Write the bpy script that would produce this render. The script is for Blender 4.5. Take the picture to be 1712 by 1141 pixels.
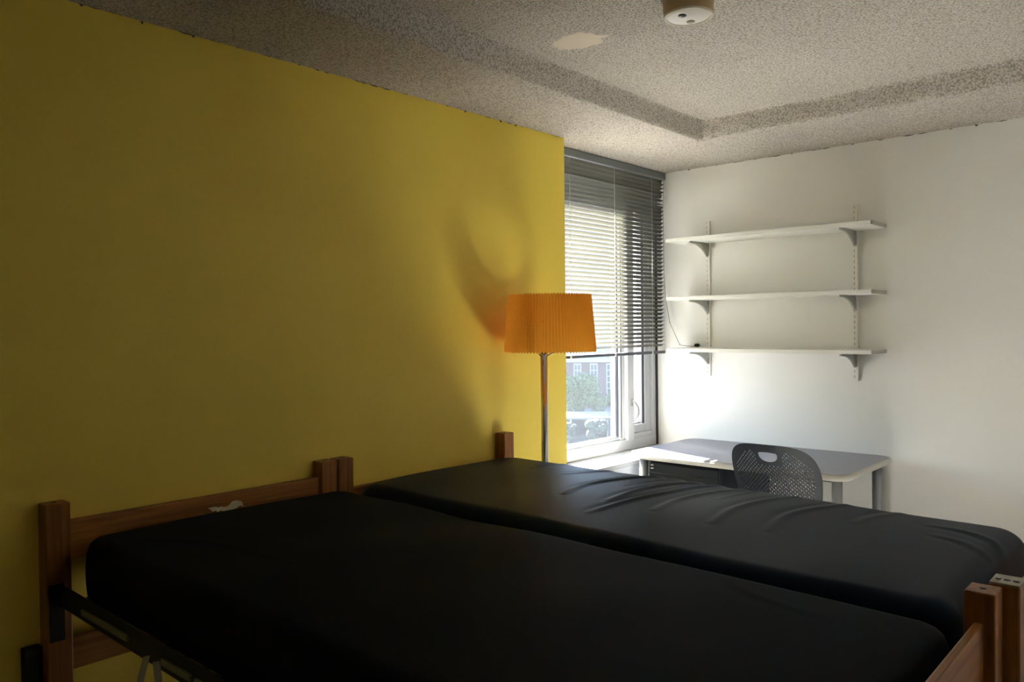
import bpy, bmesh, math, random
import numpy as np
from mathutils import Vector, Matrix, noise
from mathutils.geometry import delaunay_2d_cdt

scene = bpy.context.scene
for o in list(bpy.data.objects):
    bpy.data.objects.remove(o)
col = scene.collection
R = math.radians

# ------------------------------------------------------------------ camera
F_PX, YAW, PITCH, ROLL, EYE = 1339.0, 0.7262, -0.0159, -0.0106, 1.448
cy, sy = math.cos(YAW), math.sin(YAW)
fw = Vector((-sy * math.cos(PITCH), cy * math.cos(PITCH), math.sin(PITCH)))
rt = Vector((cy, sy, 0)); up = rt.cross(fw)
r2 = rt * math.cos(ROLL) + up * math.sin(ROLL)
u2 = -rt * math.sin(ROLL) + up * math.cos(ROLL)
cam_data = bpy.data.cameras.new('camera')
cam = bpy.data.objects.new('camera', cam_data); col.objects.link(cam)
m = Matrix((( r2.x, u2.x, -fw.x, 0), (r2.y, u2.y, -fw.y, 0), (r2.z, u2.z, -fw.z, EYE), (0, 0, 0, 1)))
cam.matrix_world = m
cam_data.sensor_width = 36; cam_data.lens = F_PX / 1712 * 36
cam_data.clip_start = 0.05; cam_data.clip_end = 2000
scene.camera = cam

# ------------------------------------------------------------------ world, sun, window portal, exposure
SKY, SUN, EXPO = 0.17, 24.0, 3.8
scene.view_settings.view_transform = 'Standard'
scene.view_settings.look = 'None'
scene.view_settings.exposure = EXPO
scene.view_settings.gamma = 1
scene.view_settings.use_curve_mapping = False
w = bpy.data.worlds.new('world'); scene.world = w; w.use_nodes = True
nt = w.node_tree; nt.nodes.clear()
out = nt.nodes.new('ShaderNodeOutputWorld'); bg = nt.nodes.new('ShaderNodeBackground')
sky = nt.nodes.new('ShaderNodeTexSky'); sky.sky_type = 'NISHITA'; sky.sun_disc = False
scene.cycles.max_bounces = 16; scene.cycles.diffuse_bounces = 12
SUN_DIR = Vector((1, -0.34, -0.778)).normalized()
sky.sun_elevation = R(35); sky.sun_rotation = R(-65)
sky.air_density = 1.0; sky.dust_density = 1.0; sky.ozone_density = 3.0
bg.inputs[1].default_value = SKY
nt.links.new(sky.outputs[0], bg.inputs[0]); nt.links.new(bg.outputs[0], out.inputs[0])

sl = bpy.data.lights.new('sun', 'SUN'); sl.energy = SUN; sl.angle = R(0.53); sl.color = (1.0, 0.95, 0.88)
so = bpy.data.objects.new('sun', sl); col.objects.link(so)
so.rotation_euler = SUN_DIR.to_track_quat('-Z', 'Y').to_euler(); so.location = (-6, 6, 6)

pl = bpy.data.lights.new('window_portal', 'AREA'); pl.shape = 'RECTANGLE'; pl.size = 1.80; pl.size_y = 1.2
pl.energy = 1; pl.cycles.is_portal = True
po = bpy.data.objects.new('window_portal', pl); col.objects.link(po)
po.location = (-2.93, 3.98, 1.55); po.rotation_euler = Vector((1, 0, 0)).to_track_quat('-Z', 'Y').to_euler()
pl.size, pl.size_y = 1.25, 1.85

# ------------------------------------------------------------------ helpers
class MB:
    """Collects boxes, tubes and lathes; build() links them as ONE mesh object."""
    def __init__(s): s.v = []; s.f = []; s.sm = []
    def add(s, vs, fs, smooth=False):
        n = len(s.v); s.v += [tuple(q) for q in vs]
        s.f += [tuple(i + n for i in f) for f in fs]; s.sm += [smooth] * len(fs)
        return s
    def bm(s, bm, smooth=False):
        bm.verts.index_update()
        s.add([v.co for v in bm.verts], [[v.index for v in f.verts] for f in bm.faces], smooth); bm.free(); return s
    def box(s, lo, hi, bev=0.0, seg=2, M=None):
        bm = bmesh.new(); bmesh.ops.create_cube(bm, size=1)
        for v in bm.verts:
            v.co = Vector([lo[i] + (v.co[i] + .5) * (hi[i] - lo[i]) for i in range(3)])
        if bev > 0:
            bmesh.ops.bevel(bm, geom=bm.edges[:], offset=bev, segments=seg, profile=.5, affect='EDGES')
        if M is not None: bm.transform(M)
        return s.bm(bm)
    def tube(s, pts, r, n=12, cap=True):
        pts = [Vector(q) for q in pts]; rs = r if isinstance(r, (list, tuple)) else [r] * len(pts)
        vs = []; fs = []; ref = None
        for i, q in enumerate(pts):
            t = (pts[min(i + 1, len(pts) - 1)] - pts[max(i - 1, 0)]).normalized()
            if ref is None: ref = Vector((0, 0, 1)) if abs(t.z) < .9 else Vector((1, 0, 0))
            a = (ref - t * ref.dot(t)).normalized(); b = t.cross(a); ref = a
            for k in range(n):
                an = 2 * math.pi * k / n; vs.append(q + (a * math.cos(an) + b * math.sin(an)) * rs[i])
        for i in range(len(pts) - 1):
            for k in range(n):
                k2 = (k + 1) % n; fs.append((i * n + k, i * n + k2, (i + 1) * n + k2, (i + 1) * n + k))
        if cap: fs.append(tuple(range(n - 1, -1, -1))); fs.append(tuple(range((len(pts) - 1) * n, len(pts) * n)))
        return s.add(vs, fs, True)
    def lathe(s, prof, c=(0, 0, 0), n=48):
        vs = []; fs = []
        for (r, z) in prof:
            for k in range(n):
                a = 2 * math.pi * k / n; vs.append((c[0] + r * math.cos(a), c[1] + r * math.sin(a), c[2] + z))
        for i in range(len(prof) - 1):
            for k in range(n):
                k2 = (k + 1) % n; fs.append((i * n + k, i * n + k2, (i + 1) * n + k2, (i + 1) * n + k))
        return s.add(vs, fs, True)
    def prism(s, poly, axis, a, b, bev=0):
        """polygon in the two other axes, extruded along axis from a to b"""
        def P(q, t):
            l = list(q); l.insert(axis, t); return tuple(l)
        n = len(poly); bm = bmesh.new()
        va = [bm.verts.new(P(q, a)) for q in poly]; vb = [bm.verts.new(P(q, b)) for q in poly]
        bm.faces.new(va); bm.faces.new(vb[::-1])
        for i in range(n): bm.faces.new((va[i], vb[i], vb[(i + 1) % n], va[(i + 1) % n]))
        bmesh.ops.recalc_face_normals(bm, faces=bm.faces[:])
        if bev:
            ed = [e for e in bm.edges if abs(e.verts[0].co[axis] - e.verts[1].co[axis]) < 1e-6]
            bmesh.ops.bevel(bm, geom=ed, offset=bev, segments=3, profile=.5, affect='EDGES')
        return s.bm(bm)
    def build(s, name, mat, parent=None):
        me = bpy.data.meshes.new(name); me.from_pydata(s.v, [], s.f)
        me.polygons.foreach_set('use_smooth', s.sm); me.update()
        if mat: me.materials.append(mat)
        o = bpy.data.objects.new(name, me); col.objects.link(o)
        if parent:
            o.parent = parent; o.matrix_parent_inverse = parent.matrix_world.inverted()
        return o

def tag(o, label=None, cat=None, group=None, kind=None):
    if label: o['label'] = label
    if cat: o['category'] = cat
    if group: o['group'] = group
    if kind: o['kind'] = kind
    return o
def empty(name, loc=(0, 0, 0), rz=0):
    o = bpy.data.objects.new(name, None); col.objects.link(o)
    o.matrix_world = Matrix.Translation(loc) @ Matrix.Rotation(rz, 4, 'Z')
    o.location = loc; o.rotation_euler = (0, 0, rz); bpy.context.view_layer.update(); return o

def mat(name, color, rough=.5, metal=0.0, spec=.5, bump=0, bscale=50, var=0, vscale=5, **kw):
    m = bpy.data.materials.new(name); m.use_nodes = True; nt = m.node_tree
    b = nt.nodes['Principled BSDF']
    b.inputs['Base Color'].default_value = (*color, 1); b.inputs['Roughness'].default_value = rough
    b.inputs['Metallic'].default_value = metal; b.inputs['Specular IOR Level'].default_value = spec
    for k, v in kw.items(): b.inputs[k].default_value = v
    if var or bump: tc = nt.nodes.new('ShaderNodeTexCoord')
    if var:
        n = nt.nodes.new('ShaderNodeTexNoise'); n.inputs['Scale'].default_value = vscale; n.inputs['Detail'].default_value = 5
        r = nt.nodes.new('ShaderNodeValToRGB')
        r.color_ramp.elements[0].position = .3; r.color_ramp.elements[1].position = .7
        r.color_ramp.elements[0].color = (*[c * (1 - var) for c in color], 1)
        r.color_ramp.elements[1].color = (*[min(1, c * (1 + var)) for c in color], 1)
        nt.links.new(tc.outputs['Object'], n.inputs['Vector']); nt.links.new(n.outputs['Fac'], r.inputs[0]); nt.links.new(r.outputs[0], b.inputs['Base Color'])
    if bump:
        n = nt.nodes.new('ShaderNodeTexNoise'); n.inputs['Scale'].default_value = bscale; n.inputs['Detail'].default_value = 3
        bp = nt.nodes.new('ShaderNodeBump'); bp.inputs['Strength'].default_value = bump; bp.inputs['Distance'].default_value = .002
        nt.links.new(tc.outputs['Object'], n.inputs['Vector']); nt.links.new(n.outputs['Fac'], bp.inputs['Height']); nt.links.new(bp.outputs[0], b.inputs['Normal'])
    return m

def wood(name, axis, dark, light):
    m = bpy.data.materials.new(name); m.use_nodes = True; nt = m.node_tree; b = nt.nodes['Principled BSDF']
    b.inputs['Roughness'].default_value = .42
    tc = nt.nodes.new('ShaderNodeTexCoord'); mp = nt.nodes.new('ShaderNodeMapping')
    sc = [60, 60, 60]; sc[axis] = 2.5; mp.inputs['Scale'].default_value = sc
    n = nt.nodes.new('ShaderNodeTexNoise'); n.inputs['Scale'].default_value = 1; n.inputs['Detail'].default_value = 6; n.inputs['Distortion'].default_value = .6
    r = nt.nodes.new('ShaderNodeValToRGB'); r.color_ramp.elements[0].position = .35; r.color_ramp.elements[1].position = .65
    r.color_ramp.elements[0].color = (*dark, 1); r.color_ramp.elements[1].color = (*light, 1)
    nt.links.new(tc.outputs['Object'], mp.inputs[0]); nt.links.new(mp.outputs[0], n.inputs['Vector'])
    nt.links.new(n.outputs['Fac'], r.inputs[0]); nt.links.new(r.outputs[0], b.inputs['Base Color'])
    return m

M = {}
M['yellow'] = mat('yellow_paint', (.90, .695, .09), .6, bump=.25, bscale=70, var=.03, vscale=3)
M['wall'] = mat('white_paint', (.81, .805, .785), .6, bump=.2, bscale=60, var=.015, vscale=2)
M['window_white'] = mat('window_aluminium', (.52, .53, .55), .45)
M['sill'] = mat('sill_white', (.36, .36, .36), .45, var=.02, vscale=8)
M['handle'] = mat('handle_grey', (.22, .22, .23), .4)
M['gasket'] = mat('black_gasket', (.015, .015, .02), .6)
M['slat'] = mat('blind_slat', (.150, .147, .128), .6, spec=.08, var=.03, vscale=9)
M['headrail'] = mat('blind_headrail', (.17, .19, .20), .4)
M['bottomrail'] = mat('blind_bottom_rail', (.06, .065, .08), .35)
M['string'] = mat('blind_string', (.6, .6, .57), .8)
M['cord'] = mat('blind_cord', (.34, .33, .30), .7)
M['black'] = mat('black_plastic', (.01, .01, .011), .4)
M['shelf'] = mat('shelf_laminate', (.74, .74, .70), .38)
M['upright'] = mat('upright_enamel', (.80, .79, .75), .4)
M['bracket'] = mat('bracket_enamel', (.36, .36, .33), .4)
M['slot'] = mat('slot_dark', (.03, .03, .03), .8)
M['desk_top'] = mat('desk_laminate', (.24, .24, .27), .38, var=.05, vscale=40)
M['desk_edge'] = mat('desk_edge', (.68, .66, .60), .35)
M['desk_metal'] = mat('desk_metal', (.36, .37, .40), .35, metal=.6)
M['desk_dark'] = mat('desk_drawer', (.022, .025, .031), .4, spec=.3)
M['chrome'] = mat('chrome', (.62, .62, .62), .16, metal=1)
M['chair'] = mat('chair_plastic', (.017, .020, .025), .5, spec=.12)
M['floor'] = mat('vinyl_tile', (.43, .42, .40), .5, var=.08, vscale=14)
M['mattress'] = mat('mattress_vinyl', (.0095, .0125, .0195), .6, spec=.025, bump=.12, bscale=900, var=.12, vscale=3)
M['mattress2'] = mat('mattress_vinyl_navy', (.0070, .0145, .0320), .42, spec=.05, bump=.12, bscale=900, var=.12, vscale=3)
for k in ('mattress', 'mattress2'): M[k].node_tree.nodes['Principled BSDF'].inputs['Specular Tint'].default_value = (.62, .80, 1, 1)
M['woodz'] = wood('oak_upright', 2, (.20, .064, .007), (.36, .135, .018))
M['woody'] = wood('oak_across', 1, (.25, .086, .010), (.42, .165, .025))
M['steel'] = mat('dark_steel', (.014, .014, .013), .55, metal=.3)
M['steel_plate'] = mat('zinc_plate', (.32, .31, .26), .45, metal=.7, var=.15, vscale=60)
M['paper'] = mat('paper_tag', (.62, .58, .5), .8)
M['det'] = mat('detector_cream', (.70, .64, .50), .5)
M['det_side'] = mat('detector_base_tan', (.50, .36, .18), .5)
M['det_disc'] = mat('detector_white', (.72, .68, .62), .5)
M['grille'] = mat('sensor_tan', (.30, .23, .15), .6)
M['glass_dark'] = mat('far_window', (.016, .026, .04), .3)
M['brick'] = mat('brick', (.052, .029, .033), .9, var=.12, vscale=2)
M['stone'] = mat('pale_stone', (.20, .20, .21), .8)
M['leaf'] = mat('tree_leaves', (.026, .055, .010), .8, var=.5, vscale=.8)
M['leaf2'] = mat('shrub_leaves', (.014, .026, .016), .8, var=.5, vscale=1.2)
M['bark'] = mat('bark', (.06, .045, .035), .9)
M['ground'] = mat('pavement', (.07, .07, .075), .9, var=.2, vscale=.1)
M['roof'] = mat('white_roof', (.09, .09, .088), .8, var=.1, vscale=.5)
M['navy_wall'] = mat('dark_facade', (.014, .016, .026), .7)
M['plaster'] = mat('outer_render', (.60, .60, .58), .8)

# popcorn ceiling with a smooth plaster patch
m = bpy.data.materials.new('popcorn_ceiling'); m.use_nodes = True; nt = m.node_tree; b = nt.nodes['Principled BSDF']; L = nt.links.new
b.inputs['Roughness'].default_value = .9
tc = nt.nodes.new('ShaderNodeTexCoord')
n1 = nt.nodes.new('ShaderNodeTexNoise'); n1.inputs['Scale'].default_value = 140; n1.inputs['Detail'].default_value = 3; n1.inputs['Roughness'].default_value = .65
n2 = nt.nodes.new('ShaderNodeTexVoronoi'); n2.inputs['Scale'].default_value = 120
L(tc.outputs['Object'], n1.inputs['Vector']); L(tc.outputs['Object'], n2.inputs['Vector'])
ad = nt.nodes.new('ShaderNodeMath'); ad.operation = 'MULTIPLY_ADD'; ad.inputs[1].default_value = -.5
L(n2.outputs['Distance'], ad.inputs[0]); L(n1.outputs['Fac'], ad.inputs[2])
cr = nt.nodes.new('ShaderNodeValToRGB'); cr.color_ramp.elements[0].position = .10; cr.color_ramp.elements[1].position = .34
cr.color_ramp.elements[0].color = (.33, .29, .245, 1); cr.color_ramp.elements[1].color = (.62, .57, .50, 1)  # low spots of the bump coloured dark, as shade between the grains
L(ad.outputs[0], cr.inputs[0])
# patch mask
mp = nt.nodes.new('ShaderNodeMapping'); mp.vector_type = 'POINT'
mp.inputs['Location'].default_value = (1.825, -2.45, -2.53)
nw = nt.nodes.new('ShaderNodeTexNoise'); nw.inputs['Scale'].default_value = 28; nw.inputs['Detail'].default_value = 4
L(tc.outputs['Object'], nw.inputs['Vector'])
L(tc.outputs['Object'], mp.inputs[0])
mp2 = nt.nodes.new('ShaderNodeMapping'); mp2.inputs['Rotation'].default_value = (0, 0, R(-48)); mp2.inputs['Scale'].default_value = (1 / .115, 1 / .082, 1)
L(mp.outputs[0], mp2.inputs[0])
ln = nt.nodes.new('ShaderNodeVectorMath'); ln.operation = 'LENGTH'; L(mp2.outputs[0], ln.inputs[0])
s1 = nt.nodes.new('ShaderNodeMath'); s1.operation = 'MULTIPLY_ADD'; s1.inputs[1].default_value = .9; L(nw.outputs['Fac'], s1.inputs[0]); L(ln.outputs['Value'], s1.inputs[2])
mk = nt.nodes.new('ShaderNodeMapRange'); mk.inputs[1].default_value = 1.32; mk.inputs[2].default_value = 1.4; mk.inputs[3].default_value = 0; mk.inputs[4].default_value = 1
L(s1.outputs[0], mk.inputs[0])
mx = nt.nodes.new('ShaderNodeMixRGB'); mx.inputs[1].default_value = (.70, .61, .50, 1); L(mk.outputs[0], mx.inputs[0]); L(cr.outputs[0], mx.inputs[2]); L(mx.outputs[0], b.inputs['Base Color'])
bp = nt.nodes.new('ShaderNodeBump'); bp.inputs['Distance'].default_value = .012
ml = nt.nodes.new('ShaderNodeMath'); ml.operation = 'MULTIPLY'; ml.inputs[1].default_value = .6; L(mk.outputs[0], ml.inputs[0]); L(ml.outputs[0], bp.inputs['Strength'])
L(ad.outputs[0], bp.inputs['Height']); L(bp.outputs[0], b.inputs['Normal'])
M['ceiling'] = m

# window glass: clear with a faint scattering film added for the hazy look outside
m = bpy.data.materials.new('window_glass'); m.use_nodes = True; nt = m.node_tree; nt.nodes.clear(); L = nt.links.new
o_ = nt.nodes.new('ShaderNodeOutputMaterial'); tr = nt.nodes.new('ShaderNodeBsdfTransparent'); gl = nt.nodes.new('ShaderNodeBsdfGlossy'); gl.inputs['Roughness'].default_value = .02
tr.inputs[0].default_value = (.93, .95, .95, 1)
mx1 = nt.nodes.new('ShaderNodeMixShader'); mx1.inputs[0].default_value = .04; L(tr.outputs[0], mx1.inputs[1]); L(gl.outputs[0], mx1.inputs[2])
tl = nt.nodes.new('ShaderNodeBsdfTranslucent'); tl.inputs[0].default_value = (.8, .88, 1, 1)
mx2 = nt.nodes.new('ShaderNodeMixShader'); mx2.inputs[0].default_value = .003; L(mx1.outputs[0], mx2.inputs[1]); L(tl.outputs[0], mx2.inputs[2]); L(mx2.outputs[0], o_.inputs[0])
M['glass'] = m
# insect screen of pale mesh behind the casement glass: scatters most of the light
m = bpy.data.materials.new('insect_screen'); m.use_nodes = True; nt = m.node_tree; nt.nodes.clear(); L = nt.links.new
o_ = nt.nodes.new('ShaderNodeOutputMaterial'); tr = nt.nodes.new('ShaderNodeBsdfTransparent'); tl = nt.nodes.new('ShaderNodeBsdfTranslucent'); tl.inputs[0].default_value = (.15, .152, .157, 1)
mx1 = nt.nodes.new('ShaderNodeMixShader'); mx1.inputs[0].default_value = .9; L(tr.outputs[0], mx1.inputs[1]); L(tl.outputs[0], mx1.inputs[2]); L(mx1.outputs[0], o_.inputs[0])
M['screen'] = m

# pleated orange lamp shade fabric, lets light through
m = bpy.data.materials.new('orange_shade_fabric'); m.use_nodes = True; nt = m.node_tree; nt.nodes.clear(); L = nt.links.new
o_ = nt.nodes.new('ShaderNodeOutputMaterial'); df = nt.nodes.new('ShaderNodeBsdfDiffuse'); df.inputs[0].default_value = (.90, .41, .045, 1)
tl = nt.nodes.new('ShaderNodeBsdfTranslucent'); tl.inputs[0].default_value = (.95, .46, .05, 1)
mx1 = nt.nodes.new('ShaderNodeMixShader'); mx1.inputs[0].default_value = .5
L(df.outputs[0], mx1.inputs[1]); L(tl.outputs[0], mx1.inputs[2]); L(mx1.outputs[0], o_.inputs[0])
M['shade'] = m

# ------------------------------------------------------------------ room shell
XY, YB, YE, H, HT = -2.58, 4.548, 3.331, 2.44, 2.53
XR, YR = 0.45, -1.9
S = dict(kind='structure')
tag(MB().box((-3.2, YR - .1, -.12), (XR + .1, YB + .1, 0)).build('floor', M['floor']), **S)
tag(MB().box((-2.90, YR, 0), (XY, YE, HT + .05)).build('wall_left', M['yellow']), **S)
tag(MB().box((-3.0, YB, -.0), (XR + .1, YB + .12, HT + .05)).build('wall_back', M['wall']), **S)
tag(MB().box((XR, YR, 0), (XR + .1, YB, HT + .05)).build('wall_right', M['wall']), **S)
tag(MB().box((-2.9, YR - .1, 0), (XR + .1, YR, HT + .05)).build('wall_rear', M['wall']), **S)
tag(MB().box((-2.92, YE, -.0), (-2.79, YB, .66)).box((-2.92, YE, .66), (-2.79, YE + .09, H)).build('wall_window', M['wall']), **S)
# outside: return wall beyond the casement and the slab above
tag(MB().box((-3.02, YB + .004, -3), (-2.90, 5.4, 2.75)).build('wall_outside', M['plaster']), **S)
tag(MB().box((-3.35, 2.6, 2.60), (-2.5, 4.9, 2.80)).build('trim_5', M['plaster']), **S)

def ceiling():
    TX, TY = -2.09, 3.88
    def ax(a, b, c):      # fine near the step at c
        s = set(np.round(np.linspace(a, b, 90), 4)); s |= set(np.round(np.linspace(c - .03, c + .11, 29), 4)); return sorted(s)
    xs = ax(-2.92, XR, TX); ys = ax(YR, YB, TY - .08)
    vs = []; fs = []
    for x in xs:
        for y in ys:
            q = min(x - TX, TY - y) + .006 * noise.noise(Vector((x * 9, y * 9, 0))) + .003 * noise.noise(Vector((x * 40, y * 40, 3)))
            t = max(0, min(1, (q + .012) / .062)); t = t * t * (3 - 2 * t)
            z = H + (HT - H) * t + .0012 * noise.noise(Vector((x * 60, y * 60, 1)))
            vs.append((x, y, z))
    ny = len(ys)
    for i in range(len(xs) - 1):
        for j in range(ny - 1):
            fs.append((i * ny + j, i * ny + j + 1, (i + 1) * ny + j + 1, (i + 1) * ny + j))
    mb = MB().add(vs, fs, True)
    mb.box((-2.93, YR - .1, HT + .06), (XR + .1, YB + .12, HT + .16))
    mb.box((-2.93, YR, H + .01), (-2.60, YB, HT + .06))
    return mb.build('ceiling', M['ceiling'])
tag(ceiling(), **S)

# ragged paint line where the walls meet the ceiling
random.seed(3)
def crack(p0, p1, n, nrm, name):
    mb = MB(); p0 = Vector(p0); p1 = Vector(p1); d = (p1 - p0); ln_ = d.length; d.normalize()
    t = 0
    while t < ln_ - .03:
        l = random.uniform(.01, .05); hh = random.uniform(.001, .005) if random.random() < .85 else random.uniform(.006, .012)
        a = p0 + d * t; bb = p0 + d * (t + l * (1 if hh < .006 else .35))
        q = Vector(nrm) * random.uniform(.001, .003)
        mb.add([a, bb, bb + q * .5 - Vector((0, 0, hh * .6)), a + (bb - a) * .4 + q - Vector((0, 0, hh)), a + q * .4 - Vector((0, 0, hh * .3))], [(0, 1, 2, 3, 4)])
        t += l + random.choice([.0, .02, .06, .10])
    return tag(mb.build(name, M['crack']), **S)
M['crack'] = mat('joint_dirt', (.10, .085, .05), .9)
crack((XY + .001, -.5, H), (XY + .001, YE, H), 0, (1, 0, 0), 'trim_1')
crack((-2.7, YB - .001, H), (.4, YB - .001, H), 0, (0, -1, 0), 'trim_2')

# sill with the panelled casing under it
tag(MB().box((-2.80, YE + .002, .655), (-2.53, YB - .002, .68), .003).build('trim_3', M['sill']), **S)
tag(MB().box((-2.785, YE + .002, 0), (-2.545, YB - .002, .655)).box((-2.55, YE + .004, .585), (-2.540, YB - .004, .652), .002)
    .box((-2.55, YE + .004, .10), (-2.538, YB - .004, .578), .002).build('trim_4', M['casing'] if 'casing' in M else mat('casing_grey', (.50, .51, .52), .5)), **S)

# ------------------------------------------------------------------ window
def window():
    W = empty('window_1', (-2.80, 3.98, .68)); tag(W, **S)
    mb = MB()
    x0, x1 = -2.86, -2.775
    mb.box((x0, YE + .09, .68), (x1, YB, .748), .004)                  # bottom
    mb.box((x0, YE + .09, H - .06), (x1, YB, H + .02), .004)           # head
    mb.box((x0 + .001, YE + .091, .747), (x1 - .001, YE + .14, H - .059), .002)               # far jamb
    mb.box((x0, 4.188, .74), (x1 + .012, 4.262, H - .05), .004)        # mullion
    mb.box((x0 + .001, 4.495, .747), (x1 - .001, YB - .001, H - .059), .002)                  # jamb at the corner
    mb.box((x0, 4.145, .74), (x1 - .012, 4.190, H - .05), .003)
    mb.box((x0, 3.45, .745), (x1 - .02, 4.19, .765), .003)
    mb.box((x0, 4.26, .745), (x1 - .006, 4.50, .775), .003)
    mb.build('window_frame', M['window_white'], W)
    sash = MB(); sx0, sx1 = -2.855, -2.79
    sash.box((sx0, 4.262, .775), (sx1, 4.288, H - .06), .003); sash.box((sx0, 4.432, .775), (sx1, 4.492, H - .06), .003)
    sash.box((sx0 + .001, 4.286, .776), (sx1 - .001, 4.434, .825), .003); sash.box((sx0 + .001, 4.286, H - .12), (sx1 - .001, 4.434, H - .061), .003)
    s = sash.build('sash', M['window_white'], W)
    MB().box((-2.845, 4.288, .825), (-2.825, 4.292, 2.30)).box((-2.812, 4.425, .825), (-2.80, 4.432, 2.30)).box((-2.845, 4.29, .822), (-2.825, 4.43, .828)).build('seal', M['gasket'], s)
    MB().box((-2.838, 4.286, .82), (-2.834, 4.434, 2.32)).build('glass_pane', M['glass'], s)
    MB().box((-2.851, 4.286, .82), (-2.849, 4.434, 2.32)).build('insect_screen', M['screen'], s)
    MB().box((-2.838, 3.45, .755), (-2.834, 4.137, 2.39)).build('glass_pane', M['glass'], W)
    MB().box((-2.815, 4.128, .76), (-2.798, 4.136, 2.38)).box((-2.80, 4.146, .76), (-2.786, 4.154, 2.38)).box((-2.842, 3.46, .762), (-2.797, 4.12, .768)).build('seal', M['gasket'], W)
    MB().box((-2.845, 4.136, .765), (-2.792, 4.146, 2.38)).build('glazing_bead', M['window_white'], W)
    MB().box((-2.80, YB - .012, .68), (-2.765, YB, H)).build('seal', M['gasket'], W)
    MB().box((-2.768, 4.214, .955), (-2.755, 4.236, 1.0), .003).tube([(-2.757, 4.225, .985), (-2.735, 4.232, .975), (-2.722, 4.24, .945), (-2.722, 4.242, .905), (-2.735, 4.236, .875), (-2.745, 4.232, .862)], [.005, .007, .007, .007, .006, .005], 8).build('handle', M['handle'], W)
window()

# ------------------------------------------------------------------ venetian blind
def blind():
    y0, y1, x = 3.46, 4.535, -2.715
    B = empty('venetian_blind', (x, (y0 + y1) / 2, H)); tag(B, 'grey metal venetian blind lowered over most of the corner window, with bent slat ends', 'window blind')
    MB().box((x - .022, y0 - .0, H - .046), (x + .022, y1 + .006, H - .003), .003).build('headrail', M['headrail'], B)
    mb = MB(); rnd = random.Random(5)
    ztop, zbot, pitch = H - .052, 1.305, .0252
    n = int((ztop - zbot) / pitch); wd = .0300
    for i in range(n + 1):
        z = ztop - i * pitch
        f = i / n
        tilt = R(58 if f < .10 else (46 - 15 * min(1, (f - .10) / .28) if f < .38 else 31))
        if i == 4: tilt = R(40)
        tilt += R(rnd.uniform(-1.2, 1.2))
        ny = 10; vs = []; fs = []
        e = y1 + rnd.uniform(-.002, .002)
        for j in range(ny + 1):
            y = y0 + .004 + (e - y0 - .004) * j / ny
            tw = 0
            if i in (1, 2, 3, 5, 6) and j == ny: tw = R(rnd.uniform(-60, -25))
            for k in range(4):
                s_ = (k / 3 - .5) * wd; c = .0026 * (1 - (2 * k / 3 - 1) ** 2)
                a = tilt + tw
                vs.append((x + s_ * math.cos(a) - c * math.sin(a), y, z + s_ * math.sin(a) + c * math.cos(a) + (.0 if not tw else -.004)))
        for j in range(ny):
            for k in range(3):
                fs.append((j * 4 + k, j * 4 + k + 1, (j + 1) * 4 + k + 1, (j + 1) * 4 + k))
        mb.add(vs, fs, True)
    mb.build('slats', M['slat'], B)
    MB().box((x - .013, y0 - .0, zbot - .030), (x + .013, y1 + .004, zbot - .012), .003).build('bottom_rail', M['bottomrail'], B)
    for yy in (3.535, 3.97, 4.385):
        c = MB(); c.tube([(x + .0145, yy, H - .05), (x + .0145, yy, zbot - .02)], .0009, 5); c.tube([(x - .0145, yy, H - .05), (x - .0145, yy, zbot - .02)], .0009, 5)
        c.build('ladder_string', M['string'], B)
        MB().box((x - .0145, yy - .008, zbot - .0325), (x + .0155, yy + .008, zbot - .010), .003).build('rail_clip', M['string'], B)
    pts = [(-2.690, 4.515, 2.40), (-2.698, 4.512, 2.2), (-2.690, 4.505, 2.011), (-2.686, 4.50, 1.78), (-2.674, 4.50, 1.626), (-2.645, 4.50, 1.472), (-2.598, 4.50, 1.377), (-2.56, 4.47, 1.337), (-2.545, 4.46, 1.330), (-2.50, 4.50, 1.3225), (-2.463, 4.50, 1.322)]
    cd = MB().tube(pts, .0022, 6)
    for q in ((-2.688, 4.502, 1.87), (-2.682, 4.50, 1.70), (-2.645, 4.50, 1.472), (-2.556, 4.467, 1.335)):
        cd.lathe([(0, -.005), (.004, -.002), (.004, .002), (0, .005)], q, 8)
    cdo = cd.build('lift_cord', M['cord'], B)
    MB().tube([(-2.47, 4.50, 1.329), (-2.463, 4.50, 1.329), (-2.445, 4.50, 1.330), (-2.436, 4.50, 1.330)], [.007, .011, .011, .006], 12).build('tassel', M['black'], cdo)
    # small curled spacer pieces dangling at the right end of the top slats
    cu = MB()
    for k, (zz) in enumerate((2.372, 2.345, 2.318, 2.285)):
        cu.tube([(x + .016, 4.50, zz), (x + .024, 4.512, zz + .006), (x + .028, 4.524, zz - .004), (x + .022, 4.532, zz - .018)], .003, 6)
    cu.build('slat_end_clip', M['shelf'], B)
blind()

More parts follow.
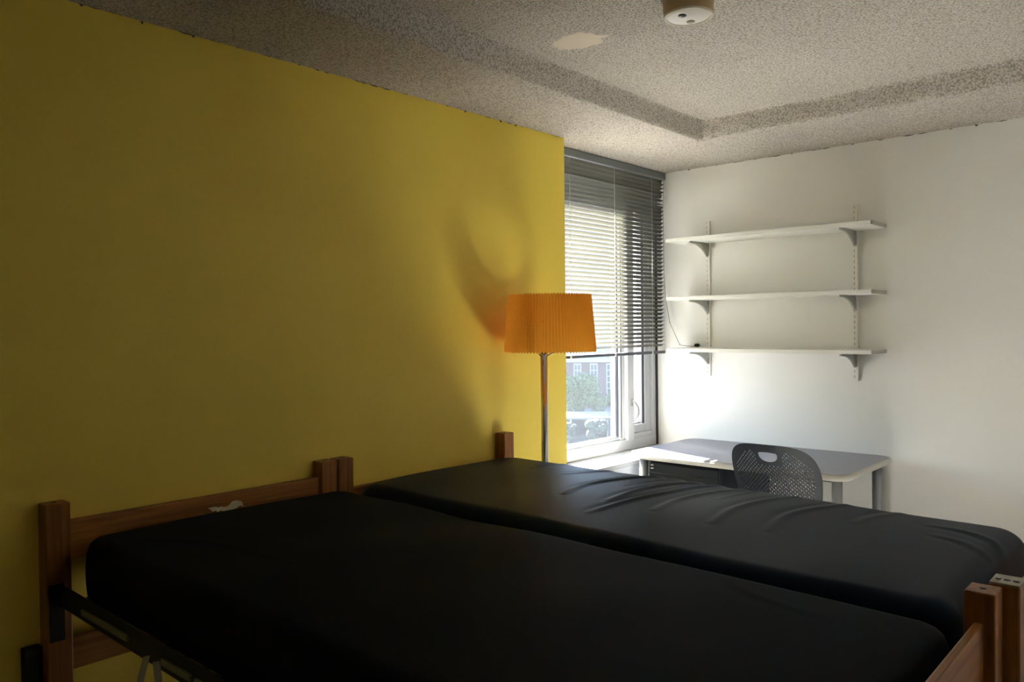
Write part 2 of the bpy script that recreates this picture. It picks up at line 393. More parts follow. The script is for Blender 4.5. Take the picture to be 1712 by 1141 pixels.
# ------------------------------------------------------------------ wall shelves
UPX = (-2.394, -1.508)
def shelves():
    for i, x in enumerate(UPX):
        d = 'shorter-looking one nearer the window' if i == 0 else 'one farther from the window'
        lab = 'white slotted metal shelf upright on the back wall, the one near the window' if i == 0 else 'white slotted metal shelf upright on the back wall, the one far from the window'
        z0, z1 = 1.139, 2.10; yf = YB - .016
        mb = MB(); mb.box((x - .0125, yf + .002, z0), (x - .0105, YB, z1)); mb.box((x + .0105, yf + .002, z0), (x + .0125, YB, z1))
        mb.box((x - .0125, yf, z0), (x - .0055, yf + .002, z1)); mb.box((x - .0025, yf, z0), (x + .0125, yf + .002, z1))
        z = z0
        while z < z1:
            mb.box((x - .0055, yf, z), (x - .0025, yf + .002, min(z1, z + .016))); z += .030
        u = mb.build('shelf_upright', M['upright']); tag(u, lab, 'shelf upright', 'slotted shelf uprights')
        MB().box((x - .0095, yf + .010, z0 + .002), (x + .0095, yf + .012, z1 - .002)).build('channel_back', M['slot'], u)
    T = .022
    labs = ['topmost of three long white shelf boards on the back wall', 'middle of three long white shelf boards on the back wall', 'lowest long white wall shelf above the desk, holding the blind cord end']
    for i, zt in enumerate((1.983, 1.629, 1.316)):
        E = empty('wall_shelf', (-1.94, YB - .14, zt - T)); tag(E, labs[i], 'shelf', 'wall shelves above the desk')
        tilt = (.012 if i == 0 else 0)
        x0, x1 = -2.545, -1.345
        y0, y1 = YB - .262, YB - .014
        MB().box((x0, y0, zt - T), (x1 - .002, y1, zt), .0015).build('board', M['shelf'], E)
        MB().box((x1 - .002, y0 + .001, zt - T + .001), (x1, y1 - .001, zt - .001)).build('end_cap', M['bracket_end'], E)
        for x in UPX:
            yb = YB - .017; zb = zt - T; Lb, hb = .225, .082
            prof = [(yb, zb), (yb - Lb, zb), (yb - Lb, zb - .012)]
            for k in range(13):
                t = k / 12
                yy = yb - Lb + (Lb - .006) * t; zz = zb - .012 - (hb - .012) * (t ** 2.6)
                prof.append((yy, zz))
            prof.append((yb, zb - hb))
            MB().prism(prof, 0, x - .006, x + .004).build('bracket', M['bracket'], E)
M['bracket_end'] = mat('shelf_end_grey', (.40, .38, .33), .6)
shelves()

# ------------------------------------------------------------------ desk
def rrect(x0, y0, x1, y1, r, n=8):
    p = []
    for (cx, cy_, a0) in ((x1 - r, y1 - r, 0), (x0 + r, y1 - r, 90), (x0 + r, y0 + r, 180), (x1 - r, y0 + r, 270)):
        for k in range(n + 1):
            a = R(a0 + 90 * k / n); p.append((cx + r * math.cos(a), cy_ + r * math.sin(a)))
    return p
def desk():
    x0, y0, x1, y1, zt = -2.525, 3.790, -1.305, 4.543, .742
    D = empty('desk', ((x0 + x1) / 2, (y0 + y1) / 2, 0)); tag(D, 'grey-topped desk with rounded pale edge against the back wall under the shelves', 'desk')
    MB().prism(rrect(x0 + .012, y0 + .012, x1 - .012, y1 - .012, .075), 2, zt - .020, zt + .0008).build('desktop', M['desk_top'], D)
    out_, inn = rrect(x0, y0, x1, y1, .085), rrect(x0 + .0125, y0 + .0125, x1 - .0125, y1 - .0125, .0745)
    n = len(out_); vs = []; fs = []
    rings = [[(q, zt) for q in inn], [((a[0] + .5 * (b_[0] - a[0]), a[1] + .5 * (b_[1] - a[1])), zt - .0005) for a, b_ in zip(inn, out_)]]
    for k in range(9):
        a = math.pi * (k / 8 - .5); off = .012 * (1 - math.cos(a)); zz = zt - .0165 - .0155 * math.sin(a)
        rings.append([((b_[0] + (a_[0] - b_[0]) * off / .0125, b_[1] + (a_[1] - b_[1]) * off / .0125), zz) for a_, b_ in zip(inn, out_)])
    rings[2:] = sorted(rings[2:], key=lambda rr: -rr[0][1])
    rings.append([(q, zt - .032) for q in inn]); rings.append([(q, zt) for q in inn])
    for rr in rings:
        for q, z in rr: vs.append((q[0], q[1], z))
    for i in range(len(rings) - 1):
        for k in range(n): fs.append((i * n + k, i * n + (k + 1) % n, (i + 1) * n + (k + 1) % n, (i + 1) * n + k))
    MB().add(vs, fs, True).build('edge_band', M['desk_edge'], D)
    MB().box((x0 + .06, y0 + .06, zt - .045), (x1 - .06, y1 - .05, zt - .021), .002).build('underframe', M['desk_dark'], D)
    for (lx, ly) in ((x0 + .095, y0 + .05), (x1 - .055, y0 + .04), (x0 + .095, y1 - .08), (x1 - .065, y1 - .10)):
        lg = MB().tube([(lx, ly, zt - .032), (lx, ly, .03)], .024, 20).build('leg', M['desk_metal'], D)
        MB().tube([(lx, ly, .03), (lx, ly, 0)], [.018, .02], 16).build('foot', M['black'], lg)
    dr = MB().box((x0 + .135, y0 + .05, zt - .23), (x0 + .56, y0 + .50, zt - .045), .003).build('drawer_case', M['desk_dark'], D)
    df = MB().box((x0 + .14, y0 + .032, zt - .225), (x0 + .555, y0 + .05, zt - .052), .003)
    d2 = df.build('drawer', M['desk_dark'], D)
    for zz in (.062, .080): MB().box((x0 + .155, y0 + .022, zt - zz), (x0 + .170, y0 + .032, zt - zz + .006), .002).build('drawer_clip', M['desk_edge'], d2)
    MB().box((x0 + .14, y0 + .026, zt - .105), (x0 + .555, y0 + .033, zt - .098), .002).build('pull', M['black'], d2)
    MB().box((x0 + .56, y0 + .10, .45), (x0 + .80, y0 + .115, zt - .045), .002).build('modesty_panel', M['desk_dark'], D)
desk()

# ------------------------------------------------------------------ chair
def chair():
    C = empty('desk_chair', (-1.53, 3.72, 0), R(-1.5)); tag(C, 'black plastic chair with perforated back and slot handle tucked under the desk', 'chair')
    Mw = C.matrix_world
    # backrest outline in (u, v): u across, v up (0 at the bottom)
    outl = []
    def hw(v):    # half width at height v
        return .182 + .030 * min(1, v / .25)
    top = .40
    for k in range(9): outl.append((-.165 + .33 * k / 8, .0))
    for k in range(1, 14):
        v = .25 * k / 13; outl.append((hw(v), v + .0))
    for k in range(1, 25):   # superelliptic crown
        a = math.pi * k / 25; c_, s_ = math.cos(a), math.sin(a)
        outl.append((math.copysign(abs(c_) ** .54, c_) * .212, .25 + .150 * abs(s_) ** .68))
    for k in range(13, 0, -1):
        v = .25 * k / 13; outl.append((-hw(v), v + .0))
    slot = []
    for k in range(12):
        a = math.pi * k / 11; slot.append((.046 * math.cos(a) * 1.0, .356 - .034 * math.sin(a) ** .8))
    slot = [(u, v) for u, v in slot]; slot += [(-.041, .363), (0, .366), (.041, .363)]
    verts = [Vector(q) for q in outl]; edges = [(i, (i + 1) % len(outl)) for i in range(len(outl))]
    def loop(pts):
        n0 = len(verts); verts.extend(Vector(q) for q in pts); edges.extend((n0 + i, n0 + (i + 1) % len(pts)) for i in range(len(pts)))
    loop(slot)
    pu, pv = .0190, .0176; holes = []
    for row in range(0, 44):
        v = .022 + row * pv / 2
        for c_ in range(-14, 15):
            u = (c_ + (.5 if row % 2 else 0)) * pu
            if abs(u) > hw(v) - .027: continue
            if v > .25 and (abs(u) / .190) ** 2.6 + ((v - .25) / .128) ** 2.2 > 1: continue
            if abs(u) < .060 + .25 * max(0, v - .33) and v > .308: continue
            holes.append((u, v))
    for (u, v) in holes: loop([(u + .0041 * math.cos(math.pi * k / 4 + .39), v + .0041 * math.sin(math.pi * k / 4 + .39)) for k in range(8)])
    vo, eo, fo, *_ = delaunay_2d_cdt(verts, edges, [], 0, 1e-6)
    hs = np.array(holes)
    def inside(poly, q):
        c_ = False; j = len(poly) - 1
        for i in range(len(poly)):
            if (poly[i][1] > q[1]) != (poly[j][1] > q[1]) and q[0] < (poly[j][0] - poly[i][0]) * (q[1] - poly[i][1]) / (poly[j][1] - poly[i][1]) + poly[i][0]: c_ = not c_
            j = i
        return c_
    keep = []
    for f in fo:
        c_ = sum((vo[i] for i in f), Vector((0, 0))) / len(f)
        if np.min((hs[:, 0] - c_.x) ** 2 + (hs[:, 1] - c_.y) ** 2) < .0036 ** 2: continue
        if inside(slot, c_) or not inside(outl, c_): continue
        keep.append(tuple(f))
    def shape(u, v, off):
        # curved shell: sides come forward (+y, to the sitter), leans back towards -y at the top
        y = -.155 - .13 * (v / .4) + .10 * (v / .4) * (1 - v / .4) + 1.05 * u * u
        return (u, y - off, .485 + v * 1.07)
    n0 = len(vo); vs = [shape(q.x, q.y, 0) for q in vo] + [shape(q.x, q.y, .0055) for q in vo]
    fs = [f for f in keep] + [tuple(i + n0 for i in f[::-1]) for f in keep]
    ec = {}
    for f in keep:
        for i in range(len(f)):
            a, b_ = f[i], f[(i + 1) % len(f)]; ec[(a, b_)] = 1
    for (a, b_) in ec:
        if (b_, a) not in ec: fs.append((b_, a, a + n0, b_ + n0))
    def W(mb):
        mb.v = [tuple(Mw @ Vector(q)) for q in mb.v]; return mb
    W(MB().add(vs, fs)).build('backrest', M['chair'], C)
    # seat shell
    svs = []; sfs = []; nu, nv = 24, 24
    for side in (0, -.008):
        for j in range(nv + 1):
            for i in range(nu + 1):
                a, b_ = 2 * i / nu - 1, 2 * j / nv - 1
                # square to rounded square
                u = a * math.sqrt(1 - .28 * b_ * b_) * .225; v = b_ * math.sqrt(1 - .28 * a * a) * .215
                z = .448 + .012 * (u / .22) ** 2 - .018 * max(0, b_) ** 3 + .012 * max(0, -b_) ** 3
                svs.append((u, v + .04, z + side))
    N = (nu + 1) * (nv + 1)
    for s_ in range(2):
        for j in range(nv):
            for i in range(nu):
                q = [j * (nu + 1) + i, j * (nu + 1) + i + 1, (j + 1) * (nu + 1) + i + 1, (j + 1) * (nu + 1) + i]
                if s_: q = q[::-1]
                sfs.append(tuple(t + s_ * N for t in q))
    bd = [i for i in range(nu + 1)] + [j * (nu + 1) + nu for j in range(1, nv + 1)] + [nv * (nu + 1) + i for i in range(nu - 1, -1, -1)] + [j * (nu + 1) for j in range(nv - 1, 0, -1)]
    for i in range(len(bd)):
        a, b_ = bd[i], bd[(i + 1) % len(bd)]; sfs.append((b_, a, a + N, b_ + N))
    W(MB().add(svs, sfs, True)).build('seat', M['chair'], C)
    fm = MB()
    for s_ in (-1, 1):
        fm.tube([(s_ * .19, .20, .43), (s_ * .20, .0, .425), (s_ * .20, -.12, .43), (s_ * .188, -.165, .50), (s_ * .178, -.155 , .58)], .009, 10)
    fm.tube([(-.19, .18, .43), (.19, .18, .43)], .008, 10); fm.tube([(-.2, -.10, .428), (.2, -.10, .428)], .008, 10)
    W(fm).build('seat_frame', M['desk_metal'], C)
    for sx in (-1, 1):
        for (ya, yb) in ((.20, .235), (-.10, -.20)):
            l = W(MB().tube([(sx * .195, ya, .43), (sx * .225, yb, .02)], .0105, 12)).build('leg', M['desk_metal'], C)
            W(MB().tube([(sx * .225, yb, .022), (sx * .2255, yb, 0)], [.013, .015], 12)).build('glide', M['black'], l)
chair()

# ------------------------------------------------------------------ beds
XH, XF = -2.575, -.325
def drop(x): return -.030 * (x - XH) / (XF - XH)     # the foot ends sit a little lower
def bed(y0, y1, label, near, XF=XF, head_top=.897):
    B = empty('bed_frame', ((XH + XF) / 2, (y0 + y1) / 2, 0)); tag(B, label, 'bed frame', 'loftable wooden bed frames')
    px, py = .062, .068
    def end(xa, xb, top, foot):
        for (a, b_) in ((y0, y0 + py), (y1 - py, y1)):
            hw_ = 'post'
            o = MB().box((xa, a, 0), (xb, b_, top), .004, 2).build('post', M['woodz'], B)
            cx, cy_ = (xa + xb) / 2, (a + b_) / 2
            pin = MB().tube([(cx, cy_, top - .002), (cx, cy_, top + .0006)], .0065, 14)
            pin.build('pin_hole', M['slot'], o)
        top_r = top - .058 if foot else head_top
        MB().box((xa + .018, y0 + py, top_r - .115), (xb - (.040 if foot and not near else .020), y1 - py, top_r), .004).build('top_rail', M['woody'], B)
        MB().box((xa + .018, y0 + py, .455), (xb - .020, y1 - py, .55), .004).build('lower_rail', M['woody'], B)
        MB().box((xa + .018, y0 + py, .18), (xb - .020, y1 - py, .27), .004).build('bottom_rail', M['woody'], B)
    end(XH, XH + px, .955, False)
    end(XF - .055, XF, .925, True)
    # steel side rails, angle section with slotted top flange
    xa, xb = XH + px, XF - .055
    for s_, yo in ((1, y0 + .035), (-1, y1 - .035)):
        mb = MB(); zt = .722
        def bar(lo, hi):
            n_ = len(mb.v); mb.box(lo, hi)
            for k in range(n_, len(mb.v)):
                v = mb.v[k]; mb.v[k] = (v[0], v[1], v[2] + drop(v[0]))
        bar((xa, yo, zt - .062), (xb, yo + s_ * .004, zt)) if s_ > 0 else bar((xa, yo - .004, zt - .062), (xb, yo, zt))
        ya, yb = (yo, yo + s_ * .045) if s_ > 0 else (yo - .045, yo)
        bar((xa, ya, zt - .064), (xb, yb, zt - .060))
        mb.build('side_rail', M['steel'], B)
        for xe in ((xa, xa + .006), (xb - .006, xb)):
            yl, yh = (yo - .03, yo + .01) if s_ > 0 else (yo - .01, yo + .03)
            MB().box((xe[0], yl, .56 + drop(xe[0])), (xe[1], yh, .725 + drop(xe[0]))).build('rail_bracket', M['steel'], B)
    # link-spring deck
    mb = MB(); zt = .665
    for k in range(22):
        x = xa + .05 + (xb - xa - .1) * k / 21
        mb.box((x - .011, y0 + .07, zt + drop(x)), (x + .011, y1 - .07, zt + .003 + drop(x)))
    for k in range(7):
        y = y0 + .10 + (y1 - y0 - .2) * k / 6
        mb.tube([(xa + .02, y, zt + .006), (xb - .02, y, zt + .006 - .03)], .0022, 6)
    mb.build('spring_deck', M['steel'], B)
    if near:
        # pale strips painted as the light coming through the near side rail slots
        for (a, b_) in ((-2.34, -2.05), (-1.86, -1.72), (-1.70, -1.62), (-1.54, -1.40)):
            MB().box((a, y0 + .028, .676 + drop(a)), (b_, y0 + .034, .692 + drop(a))).build('slot_light', M['slot_lit'], B)
    return B
M['strap'] = mat('grey_strap', (.3, .31, .33), .7)
M['slot_lit'] = mat('light_through_slots', (.22, .22, .15), .6)  # pale tone standing in for light through the rail slots
bed(.815, 1.822, 'oak bed frame with steel rails, the nearer of two side by side', True)
XF2 = -.297
b2 = bed(1.832, 2.837, 'oak bed frame nearer the window, its foot post capped by a metal plate', False, XF2, .835)
pl2 = MB().box((XF2 - .054, 1.833, .9252), (XF2 - .001, 1.899, .929), .001).tube([(XF2 - .043, 1.862, .929), (XF2 - .043, 1.862, .9315)], .0055, 10).tube([(XF2 - .012, 1.862, .929), (XF2 - .012, 1.862, .9315)], .0055, 10)
plo = pl2.build('post_plate', M['steel_plate'], b2)
MB().tube([(XF2 - .0275, 1.862, .9285), (XF2 - .0275, 1.862, .9294)], .0065, 14).build('pin_hole', M['slot'], plo)
# grey strap ends hanging under the near side rail
b1 = bpy.data.objects['bed_frame']
for pts in ([(-1.935, .842, .668), (-1.955, .838, .62), (-1.985, .836, .54)], [(-1.885, .842, .668), (-1.865, .838, .62), (-1.80, .836, .55)]):
    st = MB()
    for i in range(2):
        a, b_ = Vector(pts[i]), Vector(pts[i + 1]); w_ = Vector((.017, 0, .006))
        st.add([a - w_, a + w_, b_ + w_, b_ - w_, a - w_ + Vector((0, .003, 0)), a + w_ + Vector((0, .003, 0)), b_ + w_ + Vector((0, .003, 0)), b_ - w_ + Vector((0, .003, 0))], [(0, 1, 2, 3), (7, 6, 5, 4), (0, 4, 5, 1), (1, 5, 6, 2), (2, 6, 7, 3), (3, 7, 4, 0)])
    st.build('strap', M['strap'], b1)

def mattress(name, x0, x1, y0, y1, zt, zb, mt, strokes, seed, label, rc=.07, re=.040):
    dx, dy, dz = (x1 - x0), (y1 - y0), (zt - zb)
    st = .009; nx, ny, nz = int(dx / st), int(dy / st), int(dz / .012)
    faces = []; vmap = {}; V = []
    def vid(i, j, k):
        key = (i, j, k)
        if key not in vmap: vmap[key] = len(V); V.append((x0 + dx * i / nx, y0 + dy * j / ny, zb + dz * k / nz))
        return vmap[key]
    for i in range(nx):
        for j in range(ny):
            for k, fl in ((nz, 0), (0, 1)):
                q = [vid(i, j, k), vid(i + 1, j, k), vid(i + 1, j + 1, k), vid(i, j + 1, k)]; faces.append(tuple(q[::-1] if fl else q))
    for i in range(nx):
        for k in range(nz):
            for j, fl in ((0, 0), (ny, 1)):
                q = [vid(i, j, k), vid(i + 1, j, k), vid(i + 1, j, k + 1), vid(i, j, k + 1)]; faces.append(tuple(q[::-1] if fl else q))
    for j in range(ny):
        for k in range(nz):
            for i, fl in ((0, 1), (nx, 0)):
                q = [vid(i, j, k), vid(i, j + 1, k), vid(i, j + 1, k + 1), vid(i, j, k + 1)]; faces.append(tuple(q[::-1] if fl else q))
    P = np.array(V)
    # plan rounding
    ix = np.clip(P[:, 0], x0 + rc, x1 - rc); iy = np.clip(P[:, 1], y0 + rc, y1 - rc)
    vx, vy = P[:, 0] - ix, P[:, 1] - iy; mx_ = np.maximum(np.abs(vx), np.abs(vy)); l = np.hypot(vx, vy); sc = np.where(l > 1e-9, mx_ / np.maximum(l, 1e-9), 1)
    P[:, 0] = ix + vx * sc; P[:, 1] = iy + vy * sc
    # distance inside the plan outline, for the edge roll
    dedge = np.minimum.reduce([rc - np.where(mx_ > 0, mx_, 0)])
    dplain = np.minimum.reduce([P[:, 0] - x0, x1 - P[:, 0], P[:, 1] - y0, y1 - P[:, 1]])
    corner = (np.abs(vx) > 0) & (np.abs(vy) > 0)
    d = np.where(corner, rc - mx_, np.minimum(dplain, rc))
    d = np.where(mx_ > 0, np.minimum(d, rc - mx_ + 0), d)
    top = P[:, 2] > zt - 1e-6; bot = P[:, 2] < zb + 1e-6
    q = np.clip(1 - d / re, 0, 1)
    roll = re * (1 - np.sqrt(np.clip(1 - q * q, 0, 1)))
    P[top, 2] -= roll[top]; P[bot, 2] += roll[bot] * .6
    side = ~(top | bot)
    h = (P[:, 2] - zb) / dz
    # sides squeezed between the rolls, bulging a little in the middle
    zs = zb + re * .6 + h * (dz - re * 1.6); P[side, 2] = zs[side]
    bulge = .004 * np.sin(np.pi * np.clip(h, 0, 1))
    cx_, cy2 = (x0 + x1) / 2, (y0 + y1) / 2
    nxv = np.where(np.abs(P[:, 0] - x0) < .02, -1, np.where(np.abs(P[:, 0] - x1) < .02, 1, 0)); nyv = np.where(np.abs(P[:, 1] - y0) < .02, -1, np.where(np.abs(P[:, 1] - y1) < .02, 1, 0))
    P[side, 0] += (nxv * bulge)[side]; P[side, 1] += (nyv * bulge)[side]
    # gentle doming and sag, wrinkles
    u = (P[:, 0] - cx_) / dx * 2; v = (P[:, 1] - cy2) / dy * 2
    dome = .010 * (1 - u ** 4) * (1 - v ** 2) - .004 * np.cos(u * 7 + seed) * (1 - v ** 2)
    P[:, 2] += np.where(h > .5, dome * np.clip((h - .5) * 2, 0, 1), 0)
    for pts, amp, wid in strokes:
        A = np.array(pts); best = np.full(len(P), 9.); bt = np.zeros(len(P))
        tot = len(A) - 1
        sm_ = []
        for s_ in range(tot):          # Catmull-Rom through the stroke
            p0 = A[max(s_ - 1, 0)]; p1 = A[s_]; p2 = A[s_ + 1]; p3 = A[min(s_ + 2, tot)]
            for t in np.linspace(0, 1, 7)[:-1]:
                sm_.append(.5 * (2 * p1 + (p2 - p0) * t + (2 * p0 - 5 * p1 + 4 * p2 - p3) * t * t + (3 * p1 - p0 - 3 * p2 + p3) * t ** 3))
        sm_.append(A[-1]); sm_ = np.array(sm_); ns = len(sm_) - 1
        for s_ in range(ns):
            a, b_ = sm_[s_], sm_[s_ + 1]; ab = b_ - a; L2 = (ab ** 2).sum() + 1e-12
            t = np.clip(((P[:, 0] - a[0]) * ab[0] + (P[:, 1] - a[1]) * ab[1]) / L2, 0, 1)
            ddx, ddy = P[:, 0] - a[0] - t * ab[0], P[:, 1] - a[1] - t * ab[1]
            dd = np.hypot(ddx, ddy); sg = np.sign(ddx * ab[1] - ddy * ab[0])
            mk = dd < best; best = np.where(mk, dd, best); bt = np.where(mk, (s_ + t) / ns, bt)
            if s_ == 0: sgn = sg
            else: sgn = np.where(mk, sg, sgn)
        prof = np.exp(-(best / wid) ** 2) - .55 * np.exp(-((best * sgn - wid * 1.6) / (wid * 1.1)) ** 2)
        fade = np.sin(np.pi * np.clip(bt * .86 + .07, 0, 1)) ** .8
        P[:, 2] += np.where(h > .6, 1.35 * amp * prof * fade, 0)
    # broad soft unevenness
    rn = np.random.RandomState(seed)
    for k in range(10):
        a = rn.uniform(0, 2 * np.pi); f_ = rn.uniform(4, 14); ph = rn.uniform(0, 6.28)
        P[:, 2] += np.where(h > .6, .0009 * np.sin(f_ * (P[:, 0] * np.cos(a) + P[:, 1] * np.sin(a)) + ph), 0)
    P[:, 2] += -.022 * (P[:, 0] - XH) / (XF - XH)
    mb = MB().add([tuple(t) for t in P], faces, True)
    o = mb.build(name, mt); tag(o, label, 'mattress', 'dark vinyl mattresses')
    return o
W1 = [([(-.9, 1.78), (-.8, 1.7), (-.62, 1.66)], .001, .016), ([(-1.30, 1.75), (-1.24, 1.66), (-1.22, 1.6)], .001, .012), ([(-2.3, 1.0), (-2.1, 1.12), (-1.8, 1.15)], .0015, .02)]
mattress('mattress', -2.478, -.405, .890, 1.822, .856, .672, M['mattress'], W1, 4, 'black vinyl mattress on the nearer bed, filling the foreground')
W2 = [([(-1.38, 2.79), (-1.45, 2.66), (-1.48, 2.45), (-1.51, 2.25), (-1.52, 2.08)], .0060, .016),
      ([(-1.47, 2.79), (-1.55, 2.64), (-1.58, 2.45), (-1.57, 2.26)], .0055, .014),
      ([(-1.60, 2.80), (-1.72, 2.70), (-1.78, 2.55), (-1.79, 2.40), (-1.75, 2.25)], .0060, .014),
      ([(-1.86, 2.80), (-1.94, 2.70), (-2.00, 2.55)], .0035, .013),
      ([(-2.10, 2.79), (-2.17, 2.68), (-2.18, 2.56)], .0030, .012),
      ([(-1.29, 2.79), (-1.36, 2.62), (-1.38, 2.40), (-1.36, 2.22)], .0045, .016),
      ([(-1.10, 2.78), (-1.16, 2.60), (-1.18, 2.40), (-1.15, 2.2)], .0042, .016),
      ([(-.93, 2.78), (-1.00, 2.58), (-1.02, 2.42), (-.99, 2.24)], .0036, .016),
      ([(-.76, 2.78), (-.82, 2.62), (-.83, 2.5)], .0022, .016),
      ([(-1.52, 2.79), (-1.63, 2.69), (-1.68, 2.5)], .0028, .010),
      ([(-1.22, 2.79), (-1.27, 2.69), (-1.29, 2.5)], .0028, .010),
      ([(-.66, 2.62), (-.55, 2.60), (-.46, 2.52), (-.42, 2.40)], .003, .014),
      ([(-.62, 2.50), (-.53, 2.46), (-.46, 2.38)], .0024, .013)]
mattress('mattress', -2.503, -.420, 1.868, 2.800, .858, .672, M['mattress2'], W2, 9, 'dark navy vinyl mattress on the bed nearer the window, creased along its window side', .095, .068)

# crumpled label lying between the near mattress and its headboard
def scrap():
    mb = MB(); vs = []; fs = []; n = 14
    for i in range(n + 1):
        t = i / n; y = 1.305 + .110 * t
        hgt = .006 + .003 * math.sin(t * 9) + (.004 if t > .4 else -.002)
        x = -2.500 + .006 * math.sin(t * 13)
        z = .853 + .004 * math.sin(t * 7 + 1)
        vs += [(x - .014, y, z + hgt), (x + .002, y + .003 * math.sin(i), z + hgt * .8), (x + .016, y, z - .002 + .003 * math.sin(i * 2.1))]
    for i in range(n):
        for k in range(2): fs.append((i * 3 + k, i * 3 + k + 1, i * 3 + k + 4, i * 3 + k + 3))
    n0 = len(vs); vs2 = [(a, b_, c_ + .0012) for a, b_, c_ in vs]; fs2 = [tuple(q + n0 for q in f[::-1]) for f in fs]
    o = mb.add(vs + vs2, fs + fs2).build('paper_scrap', M['paper'])
    tag(o, 'crumpled white paper strip lying on the near mattress against its headboard rail', 'paper')
scrap()

# ------------------------------------------------------------------ floor lamp
def lamp():
    x, y = -2.35, 2.868
    Lp = empty('floor_lamp', (x, y, 0)); tag(Lp, 'chrome floor lamp with a pleated orange drum shade between bed and window', 'lamp')
    MB().lathe([(0, 0), (.14, 0), (.145, .006), (.14, .014), (.06, .024), (.02, .04), (.0, .04)], (x, y, 0)).build('base', M['chrome'], Lp)
    MB().tube([(x, y, .03), (x, y, 1.335)], .0165, 24).build('pole', M['chrome'], Lp)
    sx, sy2 = x + .022, y + .019
    h_ = MB()
    for k in range(3):
        a = R(20 + 120 * k)
        h_.tube([(x + .012 * math.cos(a), y + .012 * math.sin(a), 1.318), (x + .030 * math.cos(a), y + .030 * math.sin(a), 1.326), (sx + .045 * math.cos(a), sy2 + .045 * math.sin(a), 1.345), (sx + .05 * math.cos(a), sy2 + .05 * math.sin(a), 1.40), (sx + .19 * math.cos(a), sy2 + .19 * math.sin(a), 1.40)], .003, 8)
    h_.build('shade_holder', M['chrome'], Lp)
    MB().lathe([(0, 0), (.018, 0), (.02, .03), (.02, .07), (0, .07)], (x, y, 1.335), 20).build('socket', M['black'], Lp)
    MB().lathe([(.012, 0), (.02, .02), (.03, .05), (.03, .07), (.02, .09), (0, .1)], (x, y, 1.40), 20).build('bulb', M['det_disc'], Lp)
    n = 88 * 4; vs = []; fs = []; rows = 14
    for i in range(rows + 1):
        t = i / rows; z = 1.338 + .262 * t
        for k in range(n):
            a = 2 * math.pi * k / n; pl_ = (.0035 * (1 if (k % 4) in (0, 1) else -1))
            ee = 1.0 if 0 < i < rows else .6
            r = .211 - .022 * t + pl_ * ee; 
            zz = z + (.003 * (1 if (k % 4) in (0, 1) else -1) if i in (0, rows) else 0)
            vs.append((sx + r * math.cos(a), sy2 + r * math.sin(a), zz))
    for i in range(rows):
        for k in range(n): fs.append((i * n + k, i * n + (k + 1) % n, (i + 1) * n + (k + 1) % n, (i + 1) * n + k))
    MB().add(vs, fs, True).build('lamp_shade', M['shade'], Lp)
lamp()

# ------------------------------------------------------------------ smoke detector
def detector():
    x, y = -1.335, 2.405
    D = empty('smoke_detector', (x, y, HT)); tag(D, 'round cream smoke detector on the textured ceiling', 'smoke detector')
    MB().lathe([(0, 0), (.083, 0), (.083, -.012), (.082, -.044), (.080, -.05)], (x, y, HT + .004), 64).build('base', M['det_side'], D)
    MB().lathe([(.080, -.046), (.081, -.053), (.078, -.057), (.0735, -.056), (.0725, -.052), (.071, -.052)], (x, y, HT + .004), 64).build('rim', M['det'], D)
    c = MB().lathe([(.0725, -.050), (.069, -.054), (.066, -.0565), (0, -.0575)], (x, y, HT + .004), 64).build('cover', M['det_disc'], D)
    MB().lathe([(.013, 0), (.013, -.003), (0, -.003)], (x - .005, y - .031, HT - .0525), 20).build('horn_port', M['black'], c)
    MB().lathe([(.014, 0), (.014, -.002), (0, -.002)], (x - .011, y + .036, HT - .0525), 20).build('sensor_window', M['grille'], c)
detector()

# ------------------------------------------------------------------ dark box on the yellow wall, low at the left
bx = MB().box((XY, .765, .40), (XY + .035, .812, .545), .003).build('outlet_box', M['box']) if 'box' in M else MB().box((XY, .765, .40), (XY + .035, .812, .545), .003).build('outlet_box', mat('outlet_dark', (.02, .022, .012), .6))
tag(bx, 'dark rectangular box on the yellow wall beside the nearer bed post, low at left', 'outlet box')
MB().box((XY + .035, .772, .42), (XY + .037, .805, .52), .001).build('face_plate', M['black'], bx)

# ------------------------------------------------------------------ outside
Ev = Vector((-.588, .809, 0)); Lv = Vector((.809, .588, 0))
def OP(D, s_, z): q = Ev * D + Lv * s_; return (q.x, q.y, z)
def obox(mb, D0, D1, s0, s1, z0, z1):
    vs = [OP(D, s_, z) for z in (z0, z1) for (D, s_) in ((D0, s0), (D0, s1), (D1, s1), (D1, s0))]
    mb.add(vs, [(3, 2, 1, 0), (4, 5, 6, 7), (0, 1, 5, 4), (1, 2, 6, 5), (2, 3, 7, 6), (3, 0, 4, 7)]); return mb
GZ = -18.0
tag(obox(MB(), 20, 600, -300, 300, GZ - .5, GZ).build('ground', M['ground']), **S)
def building():
    D = 200; B = empty('brick_building', OP(D, 0, GZ)); tag(B, 'brick building with tall white-framed windows seen through the lower window pane', 'building')
    obox(MB(), D, D + 18, -45, 40, GZ, -7.2).build('wall', M['brick'], B)
    obox(MB(), D - .5, D + 18, -45.5, 40.5, -7.2, -6.3).build('cornice', M['stone'], B)
    obox(MB(), D + 6, D + 17, -45, 40, -6.3, 46).build('added_sky_block', M['stone'], B)  # made-up block, added to cut the sky glare through the blind gaps
    for k in range(-8, 8):
        c = -3.3 + k * 4.05
        f = obox(MB(), D - .12, D, c - .95, c + .95, GZ + 1.5, -7.5).build('window', M['stone'], B)
        g = MB()
        for j in range(2):
            for q in range(6):
                a = c - .72 + j * .82; z1 = -7.8 - q * 1.5
                obox(g, D - .16, D - .10, a, a + .62, z1 - 1.3, z1)
        g.build('pane', M['glass_dark'], f)
building()
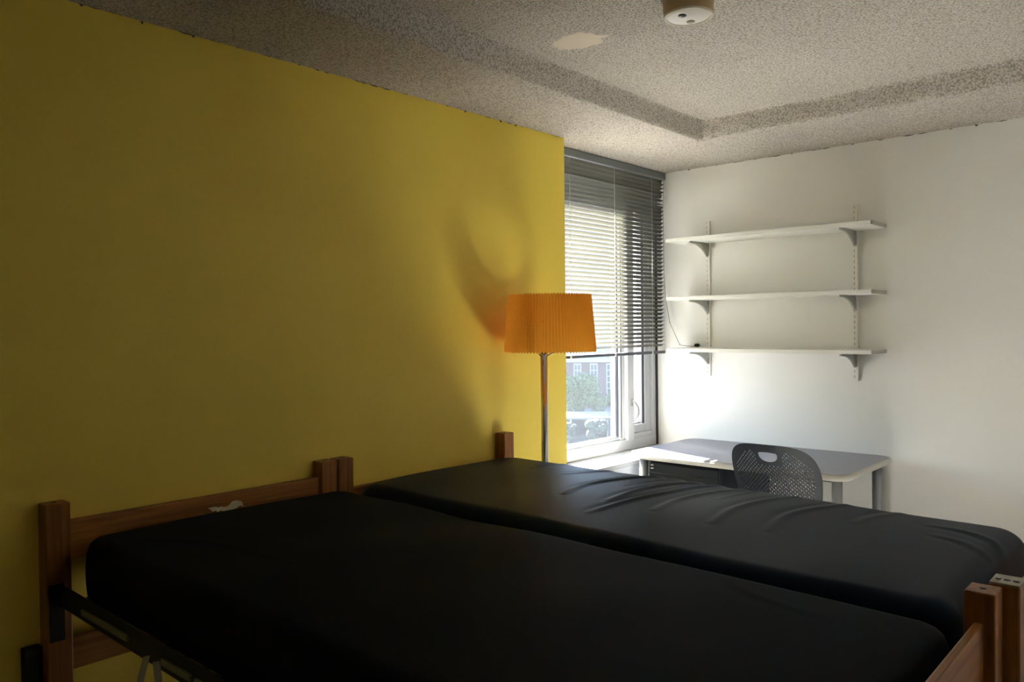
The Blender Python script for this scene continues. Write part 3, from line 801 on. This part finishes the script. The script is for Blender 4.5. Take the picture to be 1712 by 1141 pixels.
def tree(D, s_, top, wid, label, lm, seed, name='tree'):
    T = empty(name, OP(D, s_, GZ)); tag(T, label, 'tree', 'trees outside the window')
    rn = random.Random(seed); hgt = top - GZ
    MB().tube([OP(D, s_, GZ), OP(D, s_ + .1, GZ + hgt * .5)], [.3, .18], 8).build('trunk', M['bark'], T)
    mb = MB(); c = Vector(OP(D, s_, top - hgt * .45))
    blobs = [(c + Lv * rn.uniform(-.34, .34) * wid + Ev * rn.uniform(-.3, .3) * wid + Vector((0, 0, rn.uniform(-.26, .25) * hgt)), rn.uniform(.16, .26) * wid) for _ in range(12)]
    blobs.append((c + Vector((0, 0, hgt * .2)), wid * .27))
    for bc, br in blobs:
        for _ in range(330):
            d = Vector((rn.gauss(0, 1), rn.gauss(0, 1), rn.gauss(0, 1))).normalized()
            q = bc + d * br * rn.uniform(.75, 1.08) * Vector((1, 1, 1)).x
            if q.z > top: q.z = top - rn.random() * .5
            a = Vector((rn.gauss(0, 1), rn.gauss(0, 1), rn.gauss(0, 1))).normalized(); b_ = d.cross(a).normalized(); s2 = rn.uniform(.14, .30)
            a = b_.cross(d)
            mb.add([q + a * s2, q + b_ * s2, q - a * s2, q - b_ * s2], [(0, 1, 2, 3)])
    mb.build('foliage', lm, T)
tree(160, -1.7, -7.1, 9.4, 'large pale green tree in front of the brick building, seen through the window', M['leaf'], 1)
tree(168, 5.9, -9.4, 7.0, 'smaller green tree right of the large one, seen through the window', M['leaf'], 2)
tree(168, -12, -8.5, 9.0, 'green tree left of the large one outside, mostly hidden', M['leaf'], 3)
tree(135.5, .9, -14.0, 3.6, 'low dark green bush outside below the white roof', M['leaf2'], 4, 'bush')
tree(135.5, -3.9, -14.6, 3.2, 'low blue-green bush outside at the left edge of the pane', M['leaf2'], 5, 'bush')
def pavilion():
    P_ = empty('pavilion', OP(140, 0, GZ)); tag(P_, 'low pavilion with a flat white roof below the trees outside', 'building')
    obox(MB(), 139, 149, -18, 3.4, -14.5, -14.15).build('roof', M['roof'], P_)
    obox(MB(), 142, 148, -17, 3.2, GZ, -14.5).build('wall', M['navy_wall'], P_)
    for k in range(7):
        s_ = -16.5 + k * 3.2
        obox(MB(), 139.2, 139.5, s_, s_ + .3, GZ, -14.5).build('column', M['stone'], P_)
pavilion()
Tw = obox(MB(), 136, 141, 3.55, 7.2, GZ, -9.55).build('stair_tower', M['tower']) if 'tower' in M else obox(MB(), 136, 141, 3.55, 7.2, GZ, -9.55).build('stair_tower', mat('purple_brick', (.02, .017, .028), .9))
tag(Tw, 'dark plain block rising right of the pavilion, beside the window mullion', 'building')
